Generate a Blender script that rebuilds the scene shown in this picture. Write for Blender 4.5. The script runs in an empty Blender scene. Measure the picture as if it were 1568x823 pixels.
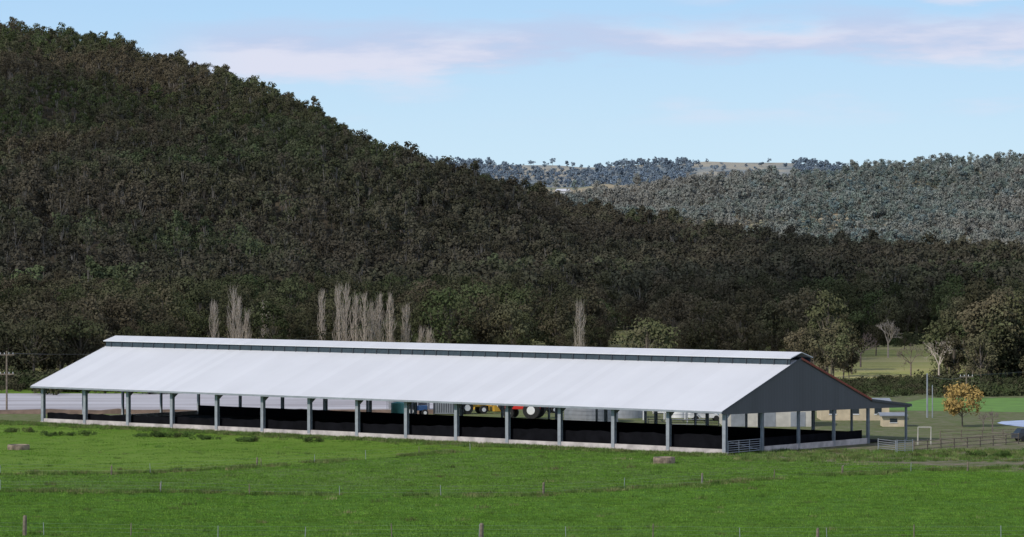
import bpy, math, random
import numpy as np
from mathutils import Vector, noise as mn
random.seed(7); rng=np.random.default_rng(7)
scene=bpy.context.scene
F=5500.0; H0=23.35; HOR=362.0; CX=784.0      # survey constants: lens, eye height
def G(a,b,z=0.0):
    Y=(H0-z)*F/(b-HOR); return ((a-CX)/F*Y, Y)
def AX(a,Y): return (a-CX)/F*Y
# ---------------------------------------------------------------- materials
def newmat(name):
    m=bpy.data.materials.new(name); m.use_nodes=True
    nt=m.node_tree; b=nt.nodes['Principled BSDF']
    return m,nt,b
def N(nt,t,**kw):
    n=nt.nodes.new(t)
    for k,v in kw.items():
        if k in n.inputs: n.inputs[k].default_value=v
        else: setattr(n,k,v)
    return n
def mixc(nt,fac,a,b,mode='MIX'):
    n=nt.nodes.new('ShaderNodeMix'); n.data_type='RGBA'; n.blend_type=mode
    def s(sock,v):
        if isinstance(v,bpy.types.NodeSocket): nt.links.new(v,sock)
        elif isinstance(v,(int,float)): sock.default_value=v
        else: sock.default_value=(*v,1) if len(v)==3 else v
    s(n.inputs[0],fac); s(n.inputs[6],a); s(n.inputs[7],b)
    return n.outputs[2]
def ramp(nt,val,lo,hi,a=0.0,b=1.0):
    n=nt.nodes.new('ShaderNodeMapRange'); n.interpolation_type='SMOOTHSTEP'
    nt.links.new(val,n.inputs[0]); n.inputs[1].default_value=lo; n.inputs[2].default_value=hi
    n.inputs[3].default_value=a; n.inputs[4].default_value=b
    return n.outputs[0]
def math_(nt,op,a,b=None):
    n=nt.nodes.new('ShaderNodeMath'); n.operation=op
    for i,v in enumerate((a,b)):
        if v is None: continue
        if isinstance(v,bpy.types.NodeSocket): nt.links.new(v,n.inputs[i])
        else: n.inputs[i].default_value=v
    return n.outputs[0]
def noisef(nt,vec,scale,detail=4,rough=.55):
    n=nt.nodes.new('ShaderNodeTexNoise'); nt.links.new(vec,n.inputs['Vector'])
    n.inputs['Scale'].default_value=scale; n.inputs['Detail'].default_value=detail; n.inputs['Roughness'].default_value=rough
    return n.outputs[0]
def simple(name,col,rough=.7,var=.25,scale=1.5,metal=0.0,bump=0.0):
    m,nt,b=newmat(name); tc=N(nt,'ShaderNodeTexCoord').outputs['Object']
    f=ramp(nt,noisef(nt,tc,scale,5),.3,.7)
    nt.links.new(mixc(nt,f,tuple(c*(1-var) for c in col),tuple(min(1,c*(1+var*.6)) for c in col)),b.inputs['Base Color'])
    b.inputs['Roughness'].default_value=rough; b.inputs['Metallic'].default_value=metal
    if bump:
        bp=N(nt,'ShaderNodeBump',Strength=bump,Distance=.05); nt.links.new(noisef(nt,tc,scale*8,4),bp.inputs['Height']); nt.links.new(bp.outputs[0],b.inputs['Normal'])
    return m
def leafmat(name,c1,c2,c3,patch=None,pscale=.006,low=None,zr=(20,90),var=.35,soft=.45,patch2=None):
    m,nt,b=newmat(name)
    r=N(nt,'ShaderNodeObjectInfo').outputs['Random']
    g_=N(nt,'ShaderNodeNewGeometry'); geo=g_.outputs['Position']
    c=mixc(nt,ramp(nt,r,.05,.6),c1,c2); c=mixc(nt,ramp(nt,r,.6,1.0),c,c3)
    if patch is not None:
        c=mixc(nt,ramp(nt,noisef(nt,geo,pscale,3),.45,.62,0,.85),c,patch)
    if low is not None:
        s=N(nt,'ShaderNodeSeparateXYZ'); nt.links.new(geo,s.inputs[0])
        c=mixc(nt,ramp(nt,s.outputs[2],zr[0],zr[1],.75,0),c,low)
    if patch2 is not None:   # lighter grey-green and olive stands
        mpp=N(nt,'ShaderNodeMapping'); mpp.inputs['Location'].default_value=(731,211,50); nt.links.new(geo,mpp.inputs[0])
        c=mixc(nt,ramp(nt,noisef(nt,mpp.outputs[0],pscale*1.7,4,.65),.53,.66,0,.8),c,patch2)
    w=N(nt,'ShaderNodeTexWhiteNoise'); w.noise_dimensions='1D'; nt.links.new(r,w.inputs['W'])
    br=ramp(nt,w.outputs[0],0,1,1-var,1+var)
    sm=ramp(nt,noisef(nt,geo,.9,2),.3,.7,.8,1.2)
    k=math_(nt,'MULTIPLY',br,sm)
    comb=nt.nodes.new('ShaderNodeCombineColor')
    for i in range(3): nt.links.new(k,comb.inputs[i])
    nt.links.new(mixc(nt,1.0,c,comb.outputs[0],'MULTIPLY'),b.inputs['Base Color'])
    vm=nt.nodes.new('ShaderNodeVectorMath'); vm.operation='SCALE'; nt.links.new(g_.outputs['Normal'],vm.inputs[0]); vm.inputs['Scale'].default_value=1-soft
    va=nt.nodes.new('ShaderNodeVectorMath'); va.operation='ADD'; nt.links.new(vm.outputs[0],va.inputs[0]); va.inputs[1].default_value=(-.15*soft,-.45*soft,.9*soft)
    vn=nt.nodes.new('ShaderNodeVectorMath'); vn.operation='NORMALIZE'; nt.links.new(va.outputs[0],vn.inputs[0]); nt.links.new(vn.outputs[0],b.inputs['Normal'])
    b.inputs['Roughness'].default_value=.9; b.inputs['Specular IOR Level'].default_value=.05
    return m
M={}
M['bark']=simple('bark',(.16,.13,.10),.9,.3,3)
M['hillbark']=simple('gum_bark',(.26,.23,.19),.9,.3,3)
M['palebark']=simple('pale_bark',(.50,.42,.35),.9,.3,3)
M['gum']=leafmat('gum_leaves_hill',(.078,.098,.036),(.10,.104,.05),(.112,.094,.06),patch=(.115,.090,.058),low=(.090,.078,.056),var=.28,patch2=(.10,.125,.056))
M['mid']=leafmat('gum_leaves_flat',(.068,.078,.034),(.088,.082,.045),(.074,.092,.038),patch=(.105,.083,.054),pscale=.02,var=.35)
M['dist']=leafmat('gum_leaves_distant_hazed',(.145,.18,.155),(.195,.205,.18),(.115,.155,.155),patch=(.215,.205,.18),pscale=.004,var=.25)  # pale blue-grey haze of distance mixed into the leaf colour
M['far']=leafmat('gum_leaves_far_hazed',(.15,.20,.25),(.18,.225,.27),(.135,.18,.24),var=.2)  # stronger blue haze painted into these leaf colours
M['autumn']=leafmat('autumn_leaves',(.30,.17,.055),(.28,.19,.065),(.20,.16,.055))
M['shrub']=leafmat('shrub_leaves',(.045,.08,.02),(.055,.09,.025),(.07,.08,.03))
M['hedge']=leafmat('hedge_leaves',(.045,.06,.024),(.06,.064,.033),(.07,.064,.038))
M['grassblade']=leafmat('grass_blades',(.085,.18,.022),(.10,.195,.028),(.12,.195,.038),soft=.2)
M['roughgrass']=leafmat('rough_grass_blades',(.08,.15,.03),(.11,.155,.045),(.16,.16,.07),soft=.2)
M['steel']=simple('galvanised_post',(.33,.35,.37),.5,.15,2,.2)
M['dark']=simple('dark_cladding_trim',(.05,.055,.065),.5,.15,2)
M['concrete']=simple('concrete',(.55,.49,.46),.9,.3,.7,bump=.2)
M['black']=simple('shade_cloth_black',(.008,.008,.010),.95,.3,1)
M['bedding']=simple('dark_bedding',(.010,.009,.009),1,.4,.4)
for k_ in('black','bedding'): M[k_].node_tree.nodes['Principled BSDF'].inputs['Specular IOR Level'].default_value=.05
M['white']=simple('white_paint',(.75,.75,.75),.6,.1,1)
M['offwhite']=simple('off_white_cladding',(.56,.53,.47),.6,.15,1)
M['greymetal']=simple('grey_metal',(.33,.35,.38),.5,.15,1,.3)
M['tan']=simple('tan_wall',(.58,.48,.33),.8,.15,1)
M['red']=simple('red_paint',(.60,.03,.02),.4,.1,1)
M['blue']=simple('blue_paint',(.05,.12,.28),.4,.1,1)
M['yellow']=simple('yellow_paint',(.62,.36,.04),.4,.1,1)
M['teal']=simple('green_tank',(.12,.38,.33),.5,.1,1)
M['rubber']=simple('rubber',(.02,.02,.02),.9,.2,2)
M['glass']=simple('dark_glass',(.03,.04,.05),.15,.1,1)
M['wood']=simple('weathered_wood',(.20,.16,.12),.9,.35,4)
M['redtrim']=simple('red_flashing',(.26,.05,.025),.6,.2,2)
M['water']=simple('pond_water',(.42,.50,.68),.55,.12,.2)
M['vent']=simple('ridge_vent_mesh',(.03,.05,.065),.7,.2,2)
m,nt,b=newmat('shadow_cloud_vapour'); tr=nt.nodes.new('ShaderNodeBsdfTransparent'); ms=nt.nodes.new('ShaderNodeMixShader')  # part clear, so the added cumulus dims the sun without blocking it
geo=N(nt,'ShaderNodeNewGeometry').outputs['Position']
nt.links.new(ramp(nt,noisef(nt,geo,.0035,4),.35,.65,.38,.74),ms.inputs[0])
nt.links.new(tr.outputs[0],ms.inputs[1]); nt.links.new(b.outputs[0],ms.inputs[2]); b.inputs['Base Color'].default_value=(.85,.85,.87,1); b.inputs['Roughness'].default_value=1
nt.links.new(ms.outputs[0],nt.nodes['Material Output'].inputs[0]); M['shadow_cloud']=m
def corr(name,col,axis,pitch,var=.03,rough=.5,metal=0):
    m,nt,b=newmat(name); tc=N(nt,'ShaderNodeTexCoord').outputs['Object']
    s=N(nt,'ShaderNodeSeparateXYZ'); nt.links.new(tc,s.inputs[0])
    u=s.outputs[0] if axis=='X' else s.outputs[1]
    sh=math_(nt,'FLOOR',math_(nt,'DIVIDE',u,pitch*3.8))
    wn=N(nt,'ShaderNodeTexWhiteNoise'); wn.noise_dimensions='1D'; nt.links.new(sh,wn.inputs['W'])
    f=math_(nt,'ADD',math_(nt,'MULTIPLY',wn.outputs[0],.5),math_(nt,'MULTIPLY',ramp(nt,noisef(nt,tc,.12,6,.6),.3,.7),.5))
    nt.links.new(mixc(nt,f,tuple(c*(1-var*2) for c in col),col),b.inputs['Base Color'])
    wv=math_(nt,'SINE',math_(nt,'MULTIPLY',u,2*math.pi/pitch))
    bp=N(nt,'ShaderNodeBump',Strength=.15,Distance=.02); nt.links.new(wv,bp.inputs['Height']); nt.links.new(bp.outputs[0],b.inputs['Normal'])
    b.inputs['Roughness'].default_value=rough; b.inputs['Metallic'].default_value=metal
    return m
M['roof']=corr('white_corrugated_roof',(.71,.71,.735),'X',.3,.055)
M['clad']=corr('dark_corrugated_cladding',(.085,.088,.10),'Y',.3,.12)
M['yardroof']=corr('light_roof',(.6,.6,.63),'X',.25)
# ---------------------------------------------------------------- mesh accumulator
class A:
    def __init__(s): s.v=[];s.f=[];s.m=[];s.mats=[]
    def mi(s,m):
        if m not in s.mats: s.mats.append(m)
        return s.mats.index(m)
    def poly(s,pts,m):
        i=len(s.v); s.v+= [tuple(p) for p in pts]; s.f.append(tuple(range(i,i+len(pts)))); s.m.append(s.mi(m))
    def hexa(s,p,m):
        i=len(s.v); s.v+=[tuple(q) for q in p]
        for f in ((3,2,1,0),(4,5,6,7),(0,1,5,4),(1,2,6,5),(2,3,7,6),(3,0,4,7)):
            s.f.append(tuple(i+k for k in f)); s.m.append(s.mi(m))
    def box(s,x0,x1,y0,y1,z0,z1,m):
        s.hexa([(x0,y0,z0),(x1,y0,z0),(x1,y1,z0),(x0,y1,z0),(x0,y0,z1),(x1,y0,z1),(x1,y1,z1),(x0,y1,z1)],m)
    def cyl(s,p,q,r1,r2,m,n=8,cap=True):
        p=Vector(p);q=Vector(q);d=(q-p).normalized()
        a=d.orthogonal().normalized(); b=d.cross(a); i=len(s.v)
        for c,r in((p,r1),(q,r2)):
            for k in range(n):
                t=2*math.pi*k/n; s.v.append(tuple(c+(a*math.cos(t)+b*math.sin(t))*r))
        for k in range(n):
            s.f.append((i+k,i+(k+1)%n,i+n+(k+1)%n,i+n+k)); s.m.append(s.mi(m))
        if cap:
            s.f.append(tuple(i+k for k in range(n))[::-1]); s.m.append(s.mi(m))
            s.f.append(tuple(i+n+k for k in range(n))); s.m.append(s.mi(m))
    def obj(s,name,parent=None,loc=(0,0,0),rot=0,link=True,smooth=False,bevel=0):
        me=bpy.data.meshes.new(name); me.from_pydata(s.v,[],s.f)
        for m in s.mats: me.materials.append(M[m])
        me.polygons.foreach_set('material_index',s.m); 
        if smooth: me.polygons.foreach_set('use_smooth',[True]*len(s.f))
        me.update()
        o=bpy.data.objects.new(name,me)
        if link: scene.collection.objects.link(o)
        o.location=loc; o.rotation_euler=(0,0,rot)
        if parent: o.parent=parent
        if bevel:
            b=o.modifiers.new('bevel','BEVEL'); b.width=bevel; b.segments=2
        return o
def empty(name,loc=(0,0,0),rot=0):
    e=bpy.data.objects.new(name,None); scene.collection.objects.link(e); e.location=loc; e.rotation_euler=(0,0,rot); return e
# ---------------------------------------------------------------- ground
SH0=(-58.35,447.0); US=(.783,-.622); VS=(.622,.783)
def shed_local(x,y):
    dx=x-SH0[0]; dy=y-SH0[1]; return dx*US[0]+dy*US[1], dx*VS[0]+dy*VS[1]
def sm(a,b,x):
    t=min(1,max(0,(x-a)/(b-a))); return t*t*(3-2*t)
def gz(x,y):
    s,w=shed_local(x,y)
    k=sm(2,22,-w)
    return k*(.45*mn.noise(Vector((x*.03,y*.02,3)))+.12*mn.noise(Vector((x*.12,y*.08,1))))
def seg_side(p,line):
    xs=[q[0] for q in line]; ys=[q[1] for q in line]
    return p[1]-np.interp(p[0],xs,ys)
LA=[G(-200,733),G(0,728),G(230,724),G(400,716),G(560,703),G(720,690),(25,398),(60,408)]
LB=[G(-200,755),G(0,754),G(245,753),G(520,758),G(832,762),G(1075,747),G(1290,728),G(1395,722),G(1568,716),G(1800,712)]
LC=[G(-200,822),G(1800,822)]
xs=np.concatenate([np.linspace(-9000,-1200,14),np.linspace(-1000,-110,24),np.arange(-100,101,1.0),np.linspace(110,1000,24),np.linspace(1200,9000,14)])
ys=np.concatenate([np.linspace(-300,240,14),np.arange(255,520,1.2),np.linspace(525,900,60),np.linspace(930,3000,26),np.linspace(3300,14000,20)])
gv=[];ga=[]
for y in ys:
    for x in xs:
        gv.append((x,y,gz(x,y)))
        s,w=shed_local(x,y); j=1.6*mn.noise(Vector((x*.25,y*.15,0)))
        a=sm(-1.2,1.2,seg_side((x,y),LA)+j)
        if x>5: a*=0
        b=sm(-.8,.8,seg_side((x,y),LB)+j)
        dirt=0
        if w>-3+j and s>-30: dirt=max(dirt,sm(-3,-.5,w+j)*.75)
        if s>100+j*2 and w>-6: dirt=max(dirt,sm(100,104,s+j*2)*sm(-8,-2,w+j)*sm(172,158,s))
        if s>118 and w>32: dirt*=sm(140,118,s)
        if y>520: dirt*=sm(560,520,y)
        ga.append((a,b,dirt,1))
nx=len(xs);ny=len(ys)
gf=[(j*nx+i,j*nx+i+1,(j+1)*nx+i+1,(j+1)*nx+i) for j in range(ny-1) for i in range(nx-1)]
me=bpy.data.meshes.new('ground'); me.from_pydata(gv,[],gf)
ca=me.color_attributes.new('zones','FLOAT_COLOR','POINT'); ca.data.foreach_set('color',np.array(ga,dtype=np.float32).ravel())
me.polygons.foreach_set('use_smooth',[True]*len(gf))
ground=bpy.data.objects.new('ground',me); scene.collection.objects.link(ground)
m,nt,b=newmat('pasture'); 
geo=N(nt,'ShaderNodeNewGeometry').outputs['Position']
at=N(nt,'ShaderNodeVertexColor'); at.layer_name='zones'
sep=N(nt,'ShaderNodeSeparateColor'); nt.links.new(at.outputs[0],sep.inputs[0])
mpn=N(nt,'ShaderNodeMapping'); mpn.inputs['Scale'].default_value=(.35,1,1); nt.links.new(geo,mpn.inputs[0])
n1=noisef(nt,mpn.outputs[0],.06,5,.6); n2=noisef(nt,geo,.6,5,.7); n3=noisef(nt,geo,5,3,.7)
near=mixc(nt,ramp(nt,n1,.35,.65),(.062,.145,.014),(.085,.175,.022))
strip=mixc(nt,ramp(nt,n1,.35,.65),(.085,.145,.032),(.115,.17,.045))
left=mixc(nt,ramp(nt,n1,.35,.65),(.125,.21,.022),(.155,.245,.034))
c=mixc(nt,sep.outputs[1],near,strip); c=mixc(nt,sep.outputs[0],c,left)
c=mixc(nt,ramp(nt,n2,.5,.75,0,.35),c,(.13,.165,.045))
c=mixc(nt,ramp(nt,n3,.35,.65,0,.3),c,(.05,.11,.015))
sx=N(nt,'ShaderNodeSeparateXYZ'); nt.links.new(geo,sx.inputs[0])
pad=mixc(nt,ramp(nt,n1,.35,.65),(.30,.31,.10),(.44,.39,.18))
c=mixc(nt,ramp(nt,sx.outputs[1],545,600),c,pad)
dirtc=mixc(nt,ramp(nt,n2,.35,.6),(.22,.18,.14),(.11,.13,.05))
c=mixc(nt,sep.outputs[2],c,dirtc)
nt.links.new(c,b.inputs['Base Color']); b.inputs['Roughness'].default_value=.95; b.inputs['Specular IOR Level'].default_value=.1
bp=N(nt,'ShaderNodeBump',Strength=.5,Distance=.1); nt.links.new(n3,bp.inputs['Height']); nt.links.new(bp.outputs[0],b.inputs['Normal'])
me.materials.append(m)
m,nt,b=newmat('yard_concrete'); geo=N(nt,'ShaderNodeNewGeometry').outputs['Position']
mp=N(nt,'ShaderNodeMapping'); mp.inputs['Scale'].default_value=(.15,.9,1); nt.links.new(geo,mp.inputs[0])
f=noisef(nt,mp.outputs[0],.18,5,.6)
nt.links.new(mixc(nt,ramp(nt,f,.35,.65),(.36,.33,.34),(.52,.50,.52)),b.inputs['Base Color']); b.inputs['Roughness'].default_value=.8
M['yard']=m
a=A(); a.poly([(-140,474,.012),(-8,474,.012),(-2,498,.012),(-12,532,.012),(-140,534,.012)],'yard'); a.obj('concrete_yard')
a=A()
M['earth']=simple('earth_bank',(.16,.11,.08),.95,.3,.8)
for i in range(60):
    x0=-140+i*2.2; h=.5+.25*mn.noise(Vector((x0*.3,0,0))); h2=.5+.25*mn.noise(Vector(((x0+2.2)*.3,0,0)))
    a.hexa([(x0,471.6,-.05),(x0+2.2,471.6,-.05),(x0+2.2,474.2,-.05),(x0,474.2,-.05),(x0,472.5,h),(x0+2.2,472.5,h2),(x0+2.2,473.4,h2),(x0,473.4,h)],'earth')
a.obj('earth_bank')
a=A(); pts=[]
for k in range(24):
    t=2*math.pi*k/24; pts.append((74+13*math.cos(t)*(1+.1*math.sin(3*t)),444+15*math.sin(t)*(1+.12*math.cos(2*t)),.03))
a.poly(pts,'water'); a.obj('pond')
m=M['field']=simple('field_grass',(.12,.24,.035),.95,.2,.3)
a=A(); a.poly([(48,482,.01),(90,470,.01),(150,470,.01),(150,522,.01),(60,518,.01)],'field'); a.obj('grass_field')
# ---------------------------------------------------------------- terrain hills
def build_hill(name,ridge,base,tree_h,mat,amp,nscale,back,nu,nv,power=1.1,rn=0):
    pa=[r[0] for r in ridge]; pys=[r[1] for r in ridge]; pY=[r[2] for r in ridge]
    def pt(a,v):
        Yr=np.interp(a,pa,pY); yy=np.interp(a,pa,pys)
        hr=H0+(HOR-yy)/F*Yr-tree_h; Yb=np.interp(a,[q[0] for q in base],[q[1] for q in base])
        hr+=rn*mn.noise(Vector((a*.02,0,3)))*min(1,hr/60)+rn*.6*mn.noise(Vector((a*.06,0,3)))*min(1,hr/60)
        if v<=1:
            Y=Yb+(Yr-Yb)*v; h=hr*(v**power)
        else:
            Y=Yr+back*(v-1); h=hr*(1-((v-1)/.5)**1.6*.9) if hr>0 else hr
        X=AX(a,Y)
        n=mn.noise(Vector((X*nscale,Y*nscale*.5,1.3)))+.45*mn.noise(Vector((X*nscale*2.7,Y*nscale*1.4,5)))
        h+=n*amp*min(1,hr/60+.1)*math.sin(math.pi*min(1,v))**.8 if v<1 else 0
        return X,Y,h-.3
    A0=pa[0];A1=pa[-1]; vs=[];fs=[]
    vv=np.concatenate([np.linspace(0,1,nv),np.linspace(1.04,1.5,8)])
    for v in vv:
        for i in range(nu): vs.append(pt(A0+(A1-A0)*i/(nu-1),v))
    for j in range(len(vv)-1):
        for i in range(nu-1): fs.append((j*nu+i,j*nu+i+1,(j+1)*nu+i+1,(j+1)*nu+i))
    me=bpy.data.meshes.new(name); me.from_pydata(vs,[],fs); me.polygons.foreach_set('use_smooth',[True]*len(fs)); me.materials.append(mat)
    o=bpy.data.objects.new(name,me); scene.collection.objects.link(o)
    return pt
def floor_mat(name,c1,c2,s):
    m,nt,b=newmat(name); geo=N(nt,'ShaderNodeNewGeometry').outputs['Position']
    nt.links.new(mixc(nt,ramp(nt,noisef(nt,geo,s,5,.65),.4,.6),c1,c2),b.inputs['Base Color']); b.inputs['Roughness'].default_value=1; b.inputs['Specular IOR Level'].default_value=.05
    return m
R1=[(-700,-20,2550),(-300,20,2480),(0,38,2400),(100,46,2350),(180,60,2300),(260,92,2250),(330,108,2180),(400,132,2100),(450,150,2050),(500,175,2000),(545,200,1950),(590,225,1900),(640,245,1800),(700,268,1750),(760,276,1700),(800,290,1650),(870,308,1600),(930,328,1500),(1050,346,1400),(1110,355,1350),(1200,368,1300),(1300,377,1250),(1400,382,1200),(1568,389,1150),(2000,392,1100)]
hill1=build_hill('forested_hill',R1,[(-700,930),(2000,860)],12,floor_mat('forest_floor',(.085,.07,.046),(.13,.105,.07),.05),34,.006,700,320,80,1.12,6)
R2=[(400,285,4700),(800,274,4600),(950,269,4600),(1150,265,4500),(1250,261,4450),(1310,254,4400),(1400,246,4300),(1470,241,4300),(1568,237,4300),(1800,232,4300),(2200,225,4300)]
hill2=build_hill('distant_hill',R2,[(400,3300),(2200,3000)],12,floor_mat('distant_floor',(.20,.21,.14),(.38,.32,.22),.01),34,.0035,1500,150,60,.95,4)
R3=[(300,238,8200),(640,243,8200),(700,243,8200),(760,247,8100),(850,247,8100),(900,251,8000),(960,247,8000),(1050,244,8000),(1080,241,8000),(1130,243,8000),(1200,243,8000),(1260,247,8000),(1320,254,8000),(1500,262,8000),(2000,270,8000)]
hill3=build_hill('far_ridge',R3,[(300,6300),(2000,6300)],9,floor_mat('far_ridge_grass_hazed',(.20,.24,.26),(.38,.35,.28),.004),25,.002,2000,90,30,.9)  # bluish haze put into the ridge ground colour
# ---------------------------------------------------------------- vegetation prototypes
def leaves(a,cent,rad,n,size,mat,up=.3):
    mi=a.mi(mat)
    for _ in range(n):
        d=Vector(rng.normal(size=3)).normalized(); r=rng.uniform(.35,1)**.6
        p=Vector(cent)+Vector((d.x*rad[0],d.y*rad[1],d.z*rad[2]))*r
        nrm=(d+Vector(rng.normal(size=3))*.35+Vector((0,0,up))).normalized()
        t=nrm.orthogonal().normalized(); ang=rng.uniform(0,6.28); bt=nrm.cross(t)
        u=t*math.cos(ang)+bt*math.sin(ang); w=nrm.cross(u); s=size*rng.uniform(.6,1.3); e=rng.uniform(.5,.9)
        i=len(a.v)
        a.v+=[tuple(p-u*s*.5),tuple(p+w*s*.5*e+nrm*s*.1),tuple(p+u*s*.5),tuple(p-w*s*.5*e)]
        a.f.append((i,i+1,i+2,i+3)); a.m.append(mi)
def tree(name,H,R,nc,nl,ls,mat,bark='bark',base=.3,link=False,cr=.38,loc=(0,0,0)):
    a=A(); bx,by=rng.uniform(-.05,.05,2)*H
    tp=[Vector((0,0,-.3)),Vector((bx*.3,by*.3,H*.3)),Vector((bx,by,H*.72))]
    a.cyl(tp[0],tp[1],H*.018,H*.013,bark,6); a.cyl(tp[1],tp[2],H*.013,H*.005,bark,5)
    cz=H*(base+1)/2; hz=H*(1-base)/2
    for k in range(nc):
        d=Vector(rng.normal(size=3)).normalized(); r=rng.uniform(.25,1)**.5*(.78)
        zz=cz+d.z*hz*r; 
        wd=R*(1.0 if zz<cz+hz*.3 else .8)
        c=Vector((bx*.6+d.x*wd*r,by*.6+d.y*wd*r,zz))
        q=rng.uniform(.7,1.25)*cr*R
        leaves(a,c,(q,q,q*.75),nl,ls,mat)
        st=tp[0].lerp(tp[2],min(.9,max(.35,(zz/H)*.75)))
        a.cyl(st,c,H*.006,H*.002,bark,4,False)
    return a.obj(name,link=link,loc=loc)
def coll(name,objs):
    c=bpy.data.collections.new(name)
    for o in objs: c.objects.link(o)
    return c
C_hill=coll('hill_gum_trees',[tree('hill_gum_tree',rng.uniform(11,15.5),rng.uniform(2.8,4.6),13,32,.72,'gum','hillbark',base=.2,cr=.37) for _ in range(9)])
C_mid=coll('flat_gum_trees',[tree('flat_gum_tree',rng.uniform(10,14),rng.uniform(3.4,5.2),24,75,.46,'mid',base=.06,cr=.34) for _ in range(7)])
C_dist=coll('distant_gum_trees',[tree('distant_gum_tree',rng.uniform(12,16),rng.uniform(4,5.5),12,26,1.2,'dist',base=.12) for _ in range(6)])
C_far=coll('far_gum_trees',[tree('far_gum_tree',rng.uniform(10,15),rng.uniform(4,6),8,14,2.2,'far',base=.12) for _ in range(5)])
def tuft(name,n,h,spread,mat,wd):
    a=A(); mi=a.mi(mat)
    for _ in range(n):
        x,y=rng.normal(size=2)*spread*.5; t=rng.uniform(0,6.28); l=rng.uniform(.5,1.1)*h
        dx,dy=math.cos(t)*wd,math.sin(t)*wd; lx,ly=rng.normal(size=2)*h*.35
        i=len(a.v); a.v+=[(x-dx,y-dy,-.03),(x+dx,y+dy,-.03),(x+lx,y+ly,l)]; a.f.append((i,i+1,i+2)); a.m.append(mi)
    return a.obj(name,link=False)
C_grass=coll('grass_tufts',[tuft('grass_tuft',30,.11,1.0,'grassblade',.035) for _ in range(4)])
C_rough=coll('rough_grass_tufts',[tuft('rough_grass_tuft',36,.36,.7,'roughgrass',.035) for _ in range(4)])
def shrubm(name,mat='shrub',k_=1.0):
    a=A()
    for k in range(7):
        c=(rng.normal()*.8*k_,rng.normal()*.5*k_,rng.uniform(.2,.6)*k_*1.2); leaves(a,c,(.55*k_,.5*k_,.4*k_),60,.2*k_,mat)
    return a.obj(name,link=False)
C_shrub=coll('low_shrubs',[shrubm('low_shrub') for _ in range(4)])
C_hedge=coll('bushes',[shrubm('bush','hedge',2.0) for _ in range(4)])
# ---------------------------------------------------------------- scatter
def scatter(name,pts,collection,rots,scls,idx):
    me=bpy.data.meshes.new(name); me.from_pydata([tuple(p) for p in pts],[],[])
    n=len(pts)
    for nm,ty,arr in(('rotz','FLOAT',rots),('scl','FLOAT',scls),('idx','INT',idx)):
        at=me.attributes.new(nm,ty,'POINT'); at.data.foreach_set('value',np.array(arr,dtype=np.float32 if ty=='FLOAT' else np.int32))
    o=bpy.data.objects.new(name,me); scene.collection.objects.link(o)
    g=bpy.data.node_groups.new(name+'_nodes','GeometryNodeTree')
    g.interface.new_socket('Geometry',in_out='INPUT',socket_type='NodeSocketGeometry'); g.interface.new_socket('Geometry',in_out='OUTPUT',socket_type='NodeSocketGeometry')
    gi=g.nodes.new('NodeGroupInput'); go=g.nodes.new('NodeGroupOutput'); ip=g.nodes.new('GeometryNodeInstanceOnPoints'); ci=g.nodes.new('GeometryNodeCollectionInfo')
    ci.inputs['Collection'].default_value=collection; ci.inputs['Separate Children'].default_value=True; ci.inputs['Reset Children'].default_value=True
    def na(nm,ty):
        x=g.nodes.new('GeometryNodeInputNamedAttribute'); x.data_type=ty; x.inputs['Name'].default_value=nm; return x.outputs['Attribute']
    cx=g.nodes.new('ShaderNodeCombineXYZ'); L=g.links.new
    L(gi.outputs[0],ip.inputs['Points']); L(ci.outputs[0],ip.inputs['Instance']); ip.inputs['Pick Instance'].default_value=True
    L(na('idx','INT'),ip.inputs['Instance Index']); L(na('rotz','FLOAT'),cx.inputs[2]); L(cx.outputs[0],ip.inputs['Rotation']); L(na('scl','FLOAT'),ip.inputs['Scale'])
    L(ip.outputs[0],go.inputs[0])
    md=o.modifiers.new('scatter','NODES'); md.node_group=g
    return o
def sc(name,pts,c,lo,hi,pw=1.3):
    n=len(pts); scatter(name,pts,c,rng.uniform(0,6.28,n),lo+(hi-lo)*rng.uniform(0,1,n)**pw,rng.integers(0,len(c.objects),n))
def hill_pts(pt,a0,a1,n,Ymax,v1=1.1,rej=None):
    out=[]
    while len(out)<n:
        a_=rng.uniform(a0,a1); v=rng.uniform(0,v1); X,Y,h=pt(a_,v)
        if rng.uniform()>Y/Ymax: continue
        if rej and rej(X,Y,a_,v): continue
        out.append((X,Y,h))
    return out
sc('hillside_forest',hill_pts(hill1,-120,1690,22000,2500,1.06),C_hill,.42,1.45,1.7)
def rj2(X,Y,a_,v):
    d=mn.noise(Vector((X*.004,Y*.003,9)))
    return (v>.80 and a_<1120+60*d) and rng.uniform()<.95 or (v>.93 and a_<1300 and rng.uniform()<.6) or d>.38 and rng.uniform()<.6
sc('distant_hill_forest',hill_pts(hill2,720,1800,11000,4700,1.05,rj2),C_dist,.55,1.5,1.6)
def rj3(X,Y,a_,v):
    d=mn.noise(Vector((X*.003,Y*.0015,4)))
    return d>.08 and rng.uniform()<.92 or (1060<a_<1215 and rng.uniform()<.9)
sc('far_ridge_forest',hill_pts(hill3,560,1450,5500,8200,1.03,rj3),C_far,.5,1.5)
def woods_ok(a_,Y):
    X=AX(a_,Y)
    if 1305<a_<1445 and Y<800+20*math.sin(a_*.05): return rng.uniform()<.012
    if 925<a_<1015 and Y<905: return rng.uniform()<.02
    if 808<a_<842 and Y<900: return False
    if a_<260: lim=575
    elif a_<640: lim=700
    elif a_<1235: lim=650
    elif a_<=1305: lim=575
    else: lim=545+ (30 if a_<1480 else 0)
    if Y<lim: return False
    d=mn.noise(Vector((X*.02,Y*.012,2)))
    if Y<760 and d>.12: return rng.uniform()<.15
    return True
P=[]
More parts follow.
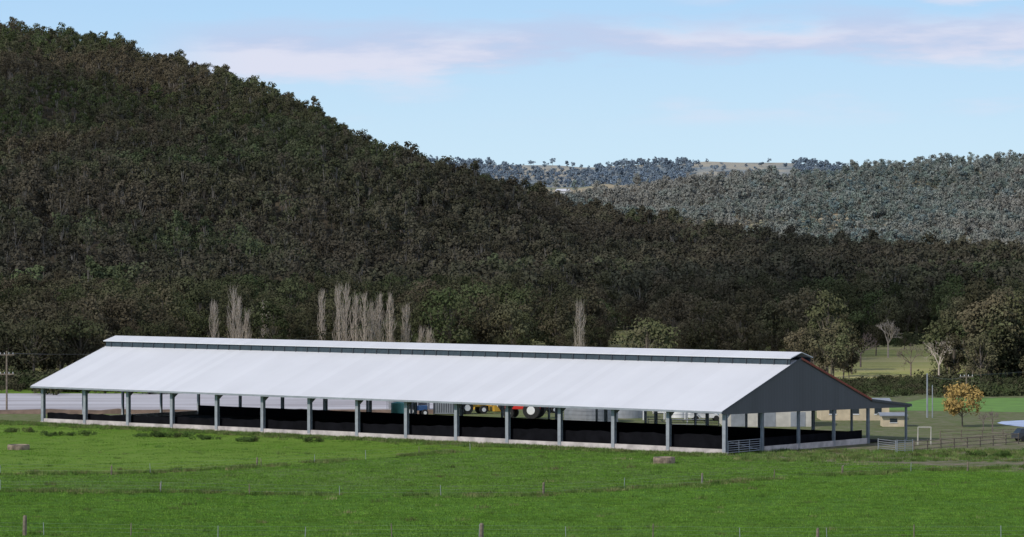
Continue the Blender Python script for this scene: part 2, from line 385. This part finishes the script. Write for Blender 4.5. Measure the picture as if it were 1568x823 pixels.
while len(P)<2300:
    a_=rng.uniform(-120,1690); Y=rng.uniform(540,930)
    if rng.uniform()>Y/930 or not woods_ok(a_,Y): continue
    P.append((AX(a_,Y),Y,-.05))
sc('valley_woodland',P,C_mid,.4,1.3)
P=[]
for _ in range(330):
    a_=rng.uniform(-40,300) if rng.uniform()<.5 else rng.uniform(1430,1640); Y=rng.normal()*11+(558 if a_<300 else 545); P.append((AX(a_,Y),Y,0))
for _ in range(60):
    a_=rng.uniform(1290,1460); Y=rng.normal()*15+790; P.append((AX(a_,Y),Y,0))
sc('hedgerow_bushes',P,C_hedge,.5,1.2)
P=[]
for _ in range(230):
    a_=rng.uniform(1290,1450); Y=rng.normal()*13+550
    P.append((AX(a_,Y),Y,0))
sc('low_hedge',P,C_hedge,.25,.65)
# grass
P=[]
while len(P)<30000:
    y=rng.uniform(268,446)
    x=rng.uniform(-.175,.175)*y; s,w=shed_local(x,y)
    if w>-1.2 and s>-6: continue
    if x<5 and seg_side((x,y),LA)>0 and rng.uniform()<.75: continue
    P.append((x,y,gz(x,y)))
sc('pasture_grass',P,C_grass,.6,1.3)
P=[]
def alongline(line,n,sp):
    for _ in range(n):
        k=rng.integers(0,len(line)-1); t=rng.uniform(); p,q=line[k],line[k+1]
        x=p[0]+(q[0]-p[0])*t+rng.normal()*.3; y=p[1]+(q[1]-p[1])*t+rng.normal()*sp
        if mn.noise(Vector((x*.12,y*.12,0)))<-.1: continue
        P.append((x,y,gz(x,y)))
alongline(LA[:6],700,1.2); alongline(LB,1100,1.1)
for _ in range(2200):
    s=rng.uniform(-8,104); w=-rng.gamma(1.5,.9)-.5; x=SH0[0]+s*US[0]+w*VS[0]; y=SH0[1]+s*US[1]+w*VS[1]; P.append((x,y,gz(x,y)))
for _ in range(900):
    x,y=G(rng.uniform(1130,1600),rng.uniform(690,708)); P.append((x,y,gz(x,y)))
for _ in range(260):   # scattered weeds through the pasture
    y=rng.uniform(272,400); x=rng.uniform(-.16,.16)*y; s,w=shed_local(x,y)
    if w<-2: P.append((x,y,gz(x,y)))
sc('rough_grass',P,C_rough,.5,1.2)
P=[]
for cx_,cy_,n,sx_ in((88,666,10,2.2),(250,670,13,2.6),(322,674,6,1.0),(390,677,5,.9),(30,662,6,2),(470,678,4,1.5),(1400,700,6,3),(1520,700,8,3)):
    x0,y0=G(cx_,cy_)
    for _ in range(n):
        x=x0+rng.normal()*sx_*.7; y=y0+rng.normal()*.8; P.append((x,y,gz(x,y)))
sc('shrub_clumps',P,C_shrub,.3,.7)
# ---------------------------------------------------------------- poplars
def poplar(px,top,Y,w=1.0):
    H=H0-(top-HOR)*Y/F; a=A()
    a.cyl((0,0,-.2),(0,0,H*.5),.2,.12,'palebark',6); a.cyl((0,0,H*.5),(0,0,H*.98),.12,.03,'palebark',5)
    for k in range(80):
        z=rng.uniform(.1,.85)*H; t=rng.uniform(0,6.28); L=rng.uniform(.15,.3)*H*(1-z/H*.6); o=(.95*w+.25)*(1-(z/H)**2*.7)*rng.uniform(.4,1.15)
        m1=Vector((math.cos(t)*o*.7,math.sin(t)*o*.7,z+L*.4)); e=Vector((math.cos(t)*o,math.sin(t)*o,min(z+L,H)))
        a.cyl((0,0,z),m1,.05,.035,'palebark',3,False); a.cyl(m1,e,.035,.01,'palebark',3,False)
        for q in range(3):
            s_=m1.lerp(e,rng.uniform(0,.8)); a.cyl(s_,s_+Vector((rng.normal()*.25,rng.normal()*.25,rng.uniform(.6,1.6))),.022,.006,'palebark',3,False)
    a.obj('poplar_tree',loc=(AX(px,Y),Y,0))
for px,top,Y,w in((328,457,650,1.0),(357,436,655,1.1),(366,452,648,.8),(378,478,652,.9),(405,463,655,.8),(493,442,660,.8),(519,432,650,1),(530,431,655,1),(545,450,660,1.1),(558,447,650,.9),(569,462,655,1),(581,448,660,1),(597,450,652,1.1),(622,464,655,.9),(645,505,655,.9),(658,507,650,.8),(888,460,645,1.1)):
    poplar(px,top,Y,w)
def place(o,name,x,y,s=1,rot=0):
    n=bpy.data.objects.new(name,o.data); scene.collection.objects.link(n); n.location=(x,y,0); n.scale=(s,s,s); n.rotation_euler=(0,0,rot); return n
mids=list(C_mid.objects)
for i,(px,Y,s) in enumerate(((420,640,1.0),(445,650,1.05),(470,645,.9),(1245,575,.8),(1272,570,.85),(1460,560,.7),(1502,548,.75),(1545,560,.85),(1385,740,.4),(1350,770,.5),(1225,590,.75))):
    place(mids[i%7],'gum_tree',AX(px,Y),Y,s,i*1.3)
x,y=G(1474,654); tree('autumn_tree',5.4,3.1,26,85,.32,'autumn',base=.22,link=True,cr=.36,loc=(x,y,0))
def baretree(name,px,Y,H,col='palebark',n=40):
    a=A(); a.cyl((0,0,-.1),(0,0,H*.35),H*.025,H*.018,col,6)
    def br(p,d,L,r,k):
        e=p+d*L; a.cyl(p,e,r,r*.6,col,4,False)
        if k>0:
            for _ in range(3):
                nd=(d+Vector(rng.normal(size=3))*.45+Vector((0,0,.15))).normalized(); br(p.lerp(e,rng.uniform(.6,1)),nd,L*rng.uniform(.6,.8),r*.6,k-1)
    for _ in range(4):
        br(Vector((0,0,H*.33)),Vector((rng.normal()*.5,rng.normal()*.5,1)).normalized(),H*.25,H*.014,4)
    a.obj(name,loc=(AX(px,Y),Y,0))
M['purplebark']=simple('twiggy_bark',(.20,.15,.14),.9,.3,3)
baretree('bare_shrub',1520,428,2.9,'purplebark'); baretree('bare_shrub',1506,432,2.2,'purplebark')
baretree('bare_tree',1438,575,8); baretree('bare_tree',1318,640,7,'purplebark'); baretree('bare_tree',1395,600,6,'purplebark'); baretree('bare_tree',1360,690,8); baretree('bare_tree',1490,560,8); baretree('bare_tree',1540,560,8)
# ---------------------------------------------------------------- cattle shed
L=103.5; ang=math.atan2(US[1],US[0])
shed=empty('cattle_shed',(SH0[0],SH0[1],0),ang)
SL=.353; Z0=5.08
def rz(w): return Z0+SL*w if w<=14 else Z0+SL*(28-w)
XL=-1.1; XR=L+.35
a=A(); T=.12
def slab(a,w0,z0,w1,z1,m,x0=XL,x1=XR,T=T):
    a.hexa([(x0,w0,z0-T),(x1,w0,z0-T),(x1,w1,z1-T),(x0,w1,z1-T),(x0,w0,z0),(x1,w0,z0),(x1,w1,z1),(x0,w1,z1)],m)
slab(a,-1.0,rz(-1.0),13.3,rz(13.3),'roof'); slab(a,14.7,rz(14.7),28.2,rz(28.2),'roof'); slab(a,28.25,4.98,36.6,4.12,'roof')
a.obj('roof',shed)
a=A(); slab(a,11.8,10.06,14.0,10.66,'roof',XL-.2,XR+.1,.09); slab(a,14.004,10.66,16.2,10.06,'roof',XL-.2,XR+.1,.09); a.obj('ridge_cap',shed)
a=A(); a.box(XL+.1,XR-.1,12.0,12.06,rz(12.0)+.005,10.02,'vent'); a.box(XL+.1,XR-.1,15.94,16.0,rz(15.94)+.005,10.02,'vent')
for i in range(57):
    x=min(L-.1,i*L/56); a.box(x-.04,x+.04,11.9,11.99,rz(11.9)+.01,10.0,'dark')
a.obj('ridge_vent',shed)
a=A()
a.box(XL,XR,-1.16,-1.003,rz(-1)-.24,rz(-1)-.03,'greymetal'); a.box(XL,XR,36.61,36.75,3.85,4.1,'greymetal')
a.obj('gutter',shed)
a=A()
def gable(x,t):
    out=[(-.9,4.42),(-.9,rz(-.9)-.13),(14,rz(14)-.13),(28,rz(28)-.13),(28.2,4.86),(36.4,4.0),(36.4,3.78),(28,3.95),(0,4.35)]
    a.poly([(x,w,z) for w,z in out],'clad'); a.poly([(x-t,w,z) for w,z in out][::-1],'clad')
gable(L+.26,.06); gable(XL+.4,.06)
a.obj('gable_cladding',shed)
a=A()
def barge(w0,w1,m,x,zo=.03):
    z0,z1=rz(w0)+zo,rz(w1)+zo; a.hexa([(x,w0,z0-.24),(x+.05,w0,z0-.24),(x+.05,w1,z1-.24),(x,w1,z1-.24),(x,w0,z0),(x+.05,w0,z0),(x+.05,w1,z1),(x,w1,z1)],m)
barge(-1,14,'dark',XR+.003); barge(14.003,28.2,'redtrim',XR+.003,.08); barge(-1,14,'white',XL-.053)
a.hexa([(XR+.003,28.25,4.75),(XR+.05,28.25,4.75),(XR+.05,36.6,3.9),(XR+.003,36.6,3.9),(XR+.003,28.25,5.02),(XR+.05,28.25,5.02),(XR+.05,36.6,4.17),(XR+.003,36.6,4.17)],'dark')
a.obj('barge_boards',shed)
a=A()
def ibeam(x,w,z1,s=.36,m='steel'):
    h=s/2
    a.box(x-h,x+h,w-h,w-h+.05,0,z1,m); a.box(x-h,x+h,w+h-.05,w+h,0,z1,m); a.box(x-.04,x+.04,w-h+.05,w+h-.05,0,z1,m)
bays=[i*L/14 for i in range(15)]
for x in bays:
    ibeam(x,0,rz(0)-.2,.42); ibeam(x,28,rz(28)-.2,.3); ibeam(x,36.0,3.95,.22)
for w in(7,14,21): ibeam(L,w,4.6,.28); ibeam(0,w,4.6,.26)
a.obj('posts',shed)
a=A()
for x in bays:
    slab(a,.2,rz(.2)-.2,13.9,rz(13.9)-.2,'steel',x-.1,x+.1,.4); slab(a,14.1,rz(14.1)-.2,27.8,rz(27.8)-.2,'steel',x-.1,x+.1,.4)
    a.hexa([(x-.08,.25,3.9),(x+.08,.25,3.9),(x+.08,.35,3.9),(x-.08,.35,3.9),(x-.08,.25,4.5),(x+.08,.25,4.5),(x+.08,1.8,4.95),(x-.08,1.8,4.95)],'steel')
for w in [1.5*k for k in range(1,9)]: a.box(0,L,w-.04,w+.04,rz(w)-.4+.05,rz(w)-.16,'steel')
a.obj('rafters',shed)
a=A()
for i in range(14):
    a.box(bays[i]+.2,bays[i+1]-.2,-.14,.08,-.3,.68+.05*math.sin(i*2.3),'concrete')
for x in bays: a.box(x-.26,x+.26,-.26,.24,-.3,.32,'concrete')
a.box(L-.1,L+.1,7.3,27.7,-.3,.62,'concrete'); a.box(-.1,.1,.3,27.7,-.3,.6,'concrete')
a.obj('concrete_kerb',shed)
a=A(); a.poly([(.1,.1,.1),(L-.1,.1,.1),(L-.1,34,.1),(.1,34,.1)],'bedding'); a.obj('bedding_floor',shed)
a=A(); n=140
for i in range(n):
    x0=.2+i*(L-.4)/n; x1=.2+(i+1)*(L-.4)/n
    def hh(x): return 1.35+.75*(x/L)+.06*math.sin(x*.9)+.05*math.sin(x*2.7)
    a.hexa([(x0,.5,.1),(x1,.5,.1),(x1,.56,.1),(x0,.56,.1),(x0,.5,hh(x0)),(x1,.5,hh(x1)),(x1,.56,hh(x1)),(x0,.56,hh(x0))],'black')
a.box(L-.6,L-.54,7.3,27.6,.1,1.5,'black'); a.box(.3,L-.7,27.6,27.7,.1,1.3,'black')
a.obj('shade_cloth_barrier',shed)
a=A()
for k in range(6): a.cyl((L,.6,.25+k*.24),(L,6.6,.25+k*.24),.035,.035,'greymetal',6)
for w in(.6,2.6,4.6,6.6): a.cyl((L,w,.1),(L,w,1.5),.045,.045,'greymetal',6)
a.cyl((L,.6,1.45),(L,6.6,.25),.03,.03,'greymetal',6)
a.obj('gate',shed)
# ---------------------------------------------------------------- yard structures behind
def building(name,px0,px1,Y,h,depth,wall,roof,rise=.8,windows=0,open_=False,doors=0):
    x0=AX(px0,Y); x1=AX(px1,Y); w=x1-x0; e=empty(name,(x0,Y,0),0)
    a=A()
    if open_:
        for k in range(5):
            for yy in(.1,depth-.1): a.box(k*w/4-.08 if k else .0,k*w/4+.08,yy-.08,yy+.08,0,h,wall)
        a.box(.1,w-.1,depth-.2,depth-.1,0,h,wall)
    else: a.box(0,w,0,depth,0,h,wall)
    a.obj('walls',e)
    a=A(); o=.4
    a.hexa([(-o,-o,h+.01),(w+o,-o,h+.01),(w+o,depth/2,h+rise),(-o,depth/2,h+rise),(-o,-o,h+.11),(w+o,-o,h+.11),(w+o,depth/2,h+rise+.1),(-o,depth/2,h+rise+.1)],roof)
    a.hexa([(-o,depth/2+.003,h+rise),(w+o,depth/2+.003,h+rise),(w+o,depth+o,h+.01),(-o,depth+o,h+.01),(-o,depth/2+.003,h+rise+.1),(w+o,depth/2+.003,h+rise+.1),(w+o,depth+o,h+.11),(-o,depth+o,h+.11)],roof)
    for xx in(0.02,w-.02): a.poly([(xx,0,h),(xx,depth,h),(xx,depth/2,h+rise)],wall)
    a.obj('roof',e)
    if windows:
        a=A()
        for k in range(windows):
            c=(k+.5)*w/windows; a.box(c-.45,c+.45,-.03,.02,h*.4,h*.78,'glass'); a.box(c-.5,c+.5,-.06,-.031,h*.34,h*.4,'white')
        a.obj('windows',e)
    if doors:
        a=A()
        for k in range(doors):
            c=(k+.5)*w/doors; a.box(c-.9,c+.9,-.04,.02,0.02,h*.72,'greymetal')
        a.obj('doors',e)
    return e
building('machinery_shed',592,655,478,1.7,7,'greymetal','yardroof',1.0,open_=True)
building('milking_shed',1108,1245,440,2.5,9,'offwhite','yardroof',.7,0,doors=3)
building('farm_cottage',1258,1362,455,2.1,7,'tan','greymetal',.5,3)
building('store_shed',1352,1385,440,1.3,3,'tan','greymetal',.3,1)
building('calf_shed',868,990,484,1.6,6,'greymetal','yardroof',1.0,0,doors=4)
def tank(name,px,Y,r,h,m,roofm):
    a=A(); a.cyl((0,0,0),(0,0,h),r,r,m,32); a.cyl((0,0,h+.003),(0,0,h+r*.13),r*1.02,.15,roofm,32)
    for k in range(1,int(h/.5)): a.cyl((0,0,k*.5),(0,0,k*.5+.06),r*1.012,r*1.012,m,32,False)
    a.cyl((0,0,h+r*.13),(0,0,h+r*.13+.2),.3,.3,roofm,12)
    a.obj(name,loc=(AX(px,Y),Y,0))
tank('water_tank',610,462,.95,1.9,'teal','teal')
tank('water_tank',905,452,3.4,2.1,'greymetal','greymetal'); tank('water_tank',962,462,2.1,2.2,'greymetal','greymetal')
tank('milk_vat',1040,462,1.0,2.3,'white','offwhite'); tank('milk_vat',1066,463,.9,2.2,'white','offwhite')
def container(px,Y,m,rib,wd=3.4,h=2.6):
    e=empty('shipping_container',(AX(px,Y),Y,0)); a=A(); a.box(0,wd,0,2.4,.1,h,m); n=int(wd/.3)
    for k in range(n): a.box(.1+k*.3,.2+k*.3,-.04,-.001,.25,h-.15,rib)
    for xx in(0,wd): a.box(xx-.06,xx+.06,-.06,.06,0,h+.03,rib)
    a.obj('body',e)
container(664,470,'greymetal','dark'); container(1000,472,'white','offwhite',3.0,2.5)
def tractor(name,px,Y,m,rot,s=1,loader=False):
    e=empty(name,(AX(px,Y),Y,0),rot); e.scale=(s,s,s)
    a=A(); a.box(-.2,1.9,-.4,.4,.9,1.7,m); a.box(1.9,2.0,-.3,.3,.95,1.6,'dark'); a.box(-1.5,-.2,-.55,.55,.8,1.3,m); a.obj('bonnet',e,bevel=.08)
    a=A(); 
    for xx in(-1.4,-.25):
        for yy in(-.6,.6): a.box(xx-.05,xx+.05,yy-.05,yy+.05,1.3,2.6,m)
    a.box(-1.3,-.35,-.6,-.57,1.4,2.55,'glass'); a.box(-1.3,-.35,.57,.6,1.4,2.55,'glass'); a.box(-1.6,-.05,-.75,.75,2.6,2.75,m); a.obj('cab',e,bevel=.03)
    a=A()
    for sy in(-1,1):
        a.cyl((-1,sy*.65,.85),(-1,sy*1.05,.85),.85,.85,'rubber',20); a.cyl((-1,sy*1.06,.85),(-1,sy*1.08,.85),.42,.42,'white',14)
        a.cyl((1.4,sy*.6,.55),(1.4,sy*.9,.55),.55,.55,'rubber',18); a.cyl((1.4,sy*.91,.55),(1.4,sy*.93,.55),.28,.28,'white',12)
    a.cyl((1,.25,1.7),(1,.25,2.4),.05,.05,'dark',8); a.obj('wheels',e)
    if loader:
        a=A()
        for sy in(-.7,.7): a.cyl((-.2,sy,1.6),(1.6,sy,2.3),.1,.09,m,6); a.cyl((1.6,sy,2.3),(3.0,sy,.9),.09,.08,m,6)
        a.hexa([(2.9,-1,.3),(3.8,-1,.3),(3.8,1,.3),(2.9,1,.3),(2.8,-1,1.2),(3.1,-1,1.2),(3.1,1,1.2),(2.8,1,1.2)],m); a.obj('loader_arm',e)
tractor('yellow_loader',722,472,'yellow',.4,1,True); tractor('red_tractor',803,460,'red',math.pi*.9,1.3); tractor('yellow_loader',756,478,'yellow',2.6,.85,True); tractor('red_tractor',834,474,'red',.5,.8); tractor('blue_tractor',636,466,'blue',.3,.8)
def car(name,x,y,rot,m):
    e=empty(name,(x,y,0),rot); a=A()
    a.hexa([(-2.1,-.85,.35),(2.1,-.85,.35),(2.1,.85,.35),(-2.1,.85,.35),(-2.1,-.85,.95),(2.1,-.85,.85),(2.1,.85,.85),(-2.1,.85,.95)],m)
    a.hexa([(-1.9,-.8,.95),(1.1,-.8,.9),(1.1,.8,.9),(-1.9,.8,.95),(-1.5,-.65,1.45),(.4,-.65,1.45),(.4,.65,1.45),(-1.5,.65,1.45)],'glass')
    a.box(-1.5,.4,-.64,.64,1.46,1.5,m); a.obj('body',e,bevel=.05)
    a=A()
    for xx in(-1.3,1.3):
        for sy in(-.9,.7): a.cyl((xx,sy,.34),(xx,sy+.2,.34),.34,.34,'rubber',18)
    a.obj('wheels',e)
x,y=G(1566,676); car('parked_car',x+1,y,.3,'dark'); car('parked_car',AX(1080,455),455,.1,'white')
def rails(name,p,q,h=1.4,n=5,sp=2.4,m='greymetal',r=.035):
    p=Vector((*p,0));q=Vector((*q,0)); a=A(); Ld=(q-p).length; k=max(1,int(Ld/sp))
    for i in range(k+1):
        c=p.lerp(q,i/k); a.cyl(c,c+Vector((0,0,h+.1)),r*1.5,r*1.5,m,6)
    for j in range(n): z=Vector((0,0,.25+j*(h-.25)/(n-1))); a.cyl(p+z,q+z,r,r,m,5)
    a.obj(name)
rails('stock_yard_fence',(16.3,430),(24.6,427)); rails('stock_yard_fence',(19,441),(24,441),2.0,4)
rails('stock_yard_fence',G(1345,690),G(1372,693),1.2); rails('stock_yard_fence',G(1400,692),G(1560,680),1.1,3,2.4,'wood',.045); rails('stock_yard_fence',G(1440,676),G(1568,672),1.1,3,2.4,'wood',.035)
rails('metal_gate',G(1374,694),G(1398,693),1.3,6,1.0,'greymetal',.03)
def frame(name,px0,px1,Y,h,r=.08,n=3,dep=6):
    a=A(); x0=AX(px0,Y);x1=AX(px1,Y)
    for yy in(0,dep):
        for i in range(n+1):
            x=x0+(x1-x0)*i/n; a.cyl((x,Y+yy,0),(x,Y+yy,h),r,r,'white',6)
        a.cyl((x0,Y+yy,h),(x1,Y+yy,h),r,r,'white',6)
        for i in range(n):
            xa=x0+(x1-x0)*i/n; xb=x0+(x1-x0)*(i+1)/n; a.cyl((xa,Y+yy,h),((xa+xb)/2,Y+yy,h+.7),r*.7,r*.7,'white',5); a.cyl(((xa+xb)/2,Y+yy,h+.7),(xb,Y+yy,h),r*.7,r*.7,'white',5)
    for i in range(n+1):
        x=x0+(x1-x0)*i/n; a.cyl((x,Y,h),(x,Y+dep,h),r,r,'white',6)
    a.obj(name)
frame('steel_frame',988,1085,450,2.3)
a=A(); x0,y0=G(1406,682); 
for dx in(0,1.45): a.cyl((dx,0,0),(dx,0,2.0),.05,.05,'offwhite',6)
a.cyl((-.03,0,2.0),(1.48,0,2.0),.05,.05,'offwhite',6); a.cyl((0,0,2.0),(0,1,0),.03,.03,'offwhite',6); a.cyl((1.45,0,2.0),(1.45,1,0),.03,.03,'offwhite',6)
a.obj('white_pipe_frame',loc=(x0,y0,0))
def pole(px,base,top,arms=1,m='wood',r=.14):
    x,y=G(px,base); H=H0-(top-HOR)*y/F; a=A(); a.cyl((0,0,-.3),(0,0,H),r,r*.7,m,8)
    for k in range(arms):
        z=H-.5-k*2.6; a.box(-1.0,1.0,-.08,.08,z-.08,z+.08,'wood' if m=='wood' else m)
        for q in(-.85,-.3,.3,.85): a.cyl((q,0,z+.08),(q,0,z+.3),.05,.04,'white',6)
    a.obj('power_pole',loc=(x,y,0)); return x,y,H
p1=pole(10,628,538,2); p2=pole(1420,640,572,0,'greymetal',.12); p4=pole(1428,640,590,0,'greymetal',.08); p3=pole(1480,612,572,1)
p0=pole(-260,640,530,1)
def wire(name,p,q,sag=1.0,r=.02):
    a=A(); p=Vector(p);q=Vector(q);pr=p
    for i in range(1,13):
        t=i/12; c=p.lerp(q,t)-Vector((0,0,sag*4*t*(1-t))); a.cyl(pr,c,r,r,'dark',3,False); pr=c
    a.obj(name)
for q in(-.85,.85):
    wire('power_line',(p1[0]+q,p1[1],p1[2]-.3),(p0[0]+q,p0[1],p0[2]-.3)); wire('power_line',(p1[0]+q,p1[1],p1[2]-.3),(-20,620,9),2)
    wire('power_line',(p3[0]+q,p3[1],p3[2]-.3),(110,520,9)); 
wire('power_line',(p3[0],p3[1],p3[2]-.3),(p2[0],p2[1],p2[2]-.1),.6)
def fence(name,line,sp,h=1.1,wires=3):
    a=A(); pts=[]
    for p,q in zip(line[:-1],line[1:]):
        d=math.dist(p,q); k=max(1,int(d/sp)); pts+=[(p[0]+(q[0]-p[0])*i/k,p[1]+(q[1]-p[1])*i/k) for i in range(k)]
    pts.append(line[-1]); pv=None
    for i,(x,y) in enumerate(pts):
        z=gz(x,y); hh=h*rng.uniform(.85,1.1); lean=rng.normal(size=2)*.04
        r=.03 if i%3 else .05
        a.cyl((x,y,z-.2),(x+lean[0],y+lean[1],z+hh),r,r*.85,'wood' if r>.04 else 'steel',6)
        if pv:
            for k in range(wires): zz=.3+k*.3; a.cyl((pv[0],pv[1],gz(*pv)+zz),(x,y,z+zz),.005,.005,'steel',3,False)
        pv=(x,y)
    a.obj(name)
fence('wire_fence',LA[:6],7.5,.9); fence('wire_fence',LB,8.5,1.0); fence('wire_fence',LC,6.5,1.0)
def fpost(px,b,h,r):
    x,y=G(px,b); a=A(); z=gz(x,y); a.cyl((0,0,-.3),(.03,.02,h*.9),r,r*.92,'wood',9); a.cyl((.03,.02,h*.9),(.04,.02,h),r*.92,r*.7,'wood',9); a.obj('fence_post',loc=(x,y,z))
for t in((37,823,1.55,.17),(737,826,1.25,.17),(1252,828,1.15,.13),(832,760,1.05,.11),(1075,745,1.0,.1),(1290,728,.9,.1),(170,728,.95,.09),(393,716,1.0,.09),(245,750,.7,.09),(1482,722,.9,.09)): fpost(*t)
def trough(px,b,r,h):
    x,y=G(px,b); a=A(); n=28; z=gz(x,y)
    ro=[(r,-.2),(r*1.03,h*.5),(r*1.0,h),(r*.88,h),(r*.85,.15)]
    for q,zz in ro:
        for k in range(n): a.v.append((q*math.cos(6.2832*k/n),q*math.sin(6.2832*k/n),zz))
    mi=a.mi('trough')
    for j in range(len(ro)-1):
        for k in range(n): a.f.append((j*n+k,j*n+(k+1)%n,(j+1)*n+(k+1)%n,(j+1)*n+k)); a.m.append(mi)
    a.poly([(r*.86*math.cos(6.2832*k/n),r*.86*math.sin(6.2832*k/n),h*.72) for k in range(n)],'water')
    a.obj('water_trough',loc=(x,y,z),smooth=False)
M['trough']=simple('old_concrete',(.25,.19,.14),.95,.5,1.5,bump=.3)
trough(1017,712,1.1,.6); trough(28,686,1.2,.55)
X,Y,h=hill2(862,.9); e=empty('white_farmhouse',(X,Y,h)); a=A(); a.box(-9,9,-4,4,-2,5,'white'); a.obj('walls',e)
a=A(); a.hexa([(-10,-5,5.01),(10,-5,5.01),(10,5,5.01),(-10,5,5.01),(-8,-.1,8),(8,-.1,8),(8,.1,8),(-8,.1,8)],'yardroof'); a.obj('roof',e)
# ---------------------------------------------------------------- light, sky, camera
el=math.radians(38); az=(-.78,-.62)
l=math.hypot(*az); az=(az[0]/l,az[1]/l)
to=Vector((az[0]*math.cos(el),az[1]*math.cos(el),math.sin(el)))
# unseen cumulus added to shade the forested hill; outline notched to keep paddocks sunlit
ZC=1400; off=(az[0]*ZC/math.tan(el),az[1]*ZC/math.tan(el))
outl=[(-1000,545),(-500,555),(-120,562),(-20,585),(20,600),(24,700),(26,905),(40,905),(38,700),(38,600),(52,600),(60,680),(68,800),(98,805),(86,690),(80,590),(200,575),(420,640),(650,1050),(620,1500),(430,2050),(300,2500),(80,2800),(-400,2950),(-900,2800),(-1150,2200),(-1200,1300)]
den=[]
for i in range(len(outl)):
    p,q=outl[i],outl[(i+1)%len(outl)]
    for k in range(6):
        t=k/6; x=p[0]+(q[0]-p[0])*t; y=p[1]+(q[1]-p[1])*t
        den.append((x+7*mn.noise(Vector((x*.03,y*.03,0))),y+7*mn.noise(Vector((x*.03,y*.03,7)))))
cx0=0; cy0=1500; nD=len(den)
a=A(); mi=a.mi('shadow_cloud'); rings=[1,.97,.9,.78,.6,.4,.2]
for j,rr in enumerate(rings):
    for (x,y) in den:
        xx=cx0+(x-cx0)*rr; yy=cy0+(y-cy0)*rr
        z=0 if j==0 else 120*math.sqrt(max(0,1-rr*rr))+40*mn.noise(Vector((xx*.004,yy*.004,2)))*(1-rr)*3
        a.v.append((xx+off[0],yy+off[1],ZC+max(z,0)))
for j in range(len(rings)-1):
    for k in range(nD): a.f.append((j*nD+k,j*nD+(k+1)%nD,(j+1)*nD+(k+1)%nD,(j+1)*nD+k)); a.m.append(mi)
a.f.append(tuple((len(rings)-1)*nD+k for k in range(nD))); a.m.append(mi)
a.obj('shadow_cloud',smooth=True)
sun=bpy.data.lights.new('sun','SUN'); sun.energy=3.1; sun.angle=math.radians(.5); sun.color=(1,.95,.88)
so=bpy.data.objects.new('sun',sun); scene.collection.objects.link(so); so.rotation_euler=to.to_track_quat('Z','Y').to_euler()
w=bpy.data.worlds.new('World'); scene.world=w; w.use_nodes=True; nt=w.node_tree
bg=nt.nodes['Background']; bg.inputs[1].default_value=.1
sky=nt.nodes.new('ShaderNodeTexSky'); sky.sky_type='NISHITA'; sky.sun_disc=False; sky.sun_elevation=el
sky.sun_rotation=math.atan2(az[0],az[1])
sky.air_density=1.0; sky.dust_density=.3; sky.ozone_density=2.0; sky.altitude=200
tc=nt.nodes.new('ShaderNodeTexCoord'); sx=nt.nodes.new('ShaderNodeSeparateXYZ'); nt.links.new(tc.outputs['Generated'],sx.inputs[0])
blue=mixc(nt,ramp(nt,sx.outputs[2],.0,.09),(6.2,8.3,9.8),(4.0,6.5,9.6))
skyc=mixc(nt,ramp(nt,sx.outputs[2],.10,.35,.92,0),sky.outputs[0],blue)
mp=nt.nodes.new('ShaderNodeMapping'); mp.inputs['Scale'].default_value=(14,14,75); nt.links.new(tc.outputs['Generated'],mp.inputs[0])
cn=noisef(nt,mp.outputs[0],1.0,6,.55)
zz=math_(nt,'SUBTRACT',sx.outputs[2],math_(nt,'MULTIPLY',sx.outputs[0],.02))
zz=math_(nt,'ADD',zz,math_(nt,'MULTIPLY',math_(nt,'SUBTRACT',cn,.5),.03))
band=math_(nt,'MULTIPLY',ramp(nt,zz,.044,.051),ramp(nt,zz,.062,.055))
band=math_(nt,'MULTIPLY',band,ramp(nt,sx.outputs[0],-.115,-.07))
wis=math_(nt,'MULTIPLY',math_(nt,'MULTIPLY',ramp(nt,sx.outputs[2],.028,.036),ramp(nt,sx.outputs[2],.045,.038)),ramp(nt,cn,.5,.75,0,.6))
cl=math_(nt,'MAXIMUM',math_(nt,'MULTIPLY',band,ramp(nt,cn,.3,.6,.4,1.0)),wis)
top=math_(nt,'MULTIPLY',ramp(nt,zz,.0625,.066,0,.7),ramp(nt,sx.outputs[0],.03,.09))
cl=math_(nt,'MAXIMUM',cl,top)
cc=mixc(nt,ramp(nt,cn,.45,.62),(5.4,6.1,8.2),(7.2,7.5,8.9))
c=mixc(nt,cl,skyc,cc)
nt.links.new(c,bg.inputs[0])
cam=bpy.data.cameras.new('camera'); co=bpy.data.objects.new('camera',cam); scene.collection.objects.link(co)
cam.sensor_width=36; cam.lens=F/1568*36; cam.clip_end=20000; cam.clip_start=1
co.location=(0,0,H0); co.rotation_euler=(math.radians(90)-math.atan((411.5-HOR)/F),0,0)
scene.camera=co
scene.view_settings.view_transform='Standard'; scene.view_settings.look='None'; scene.view_settings.exposure=0
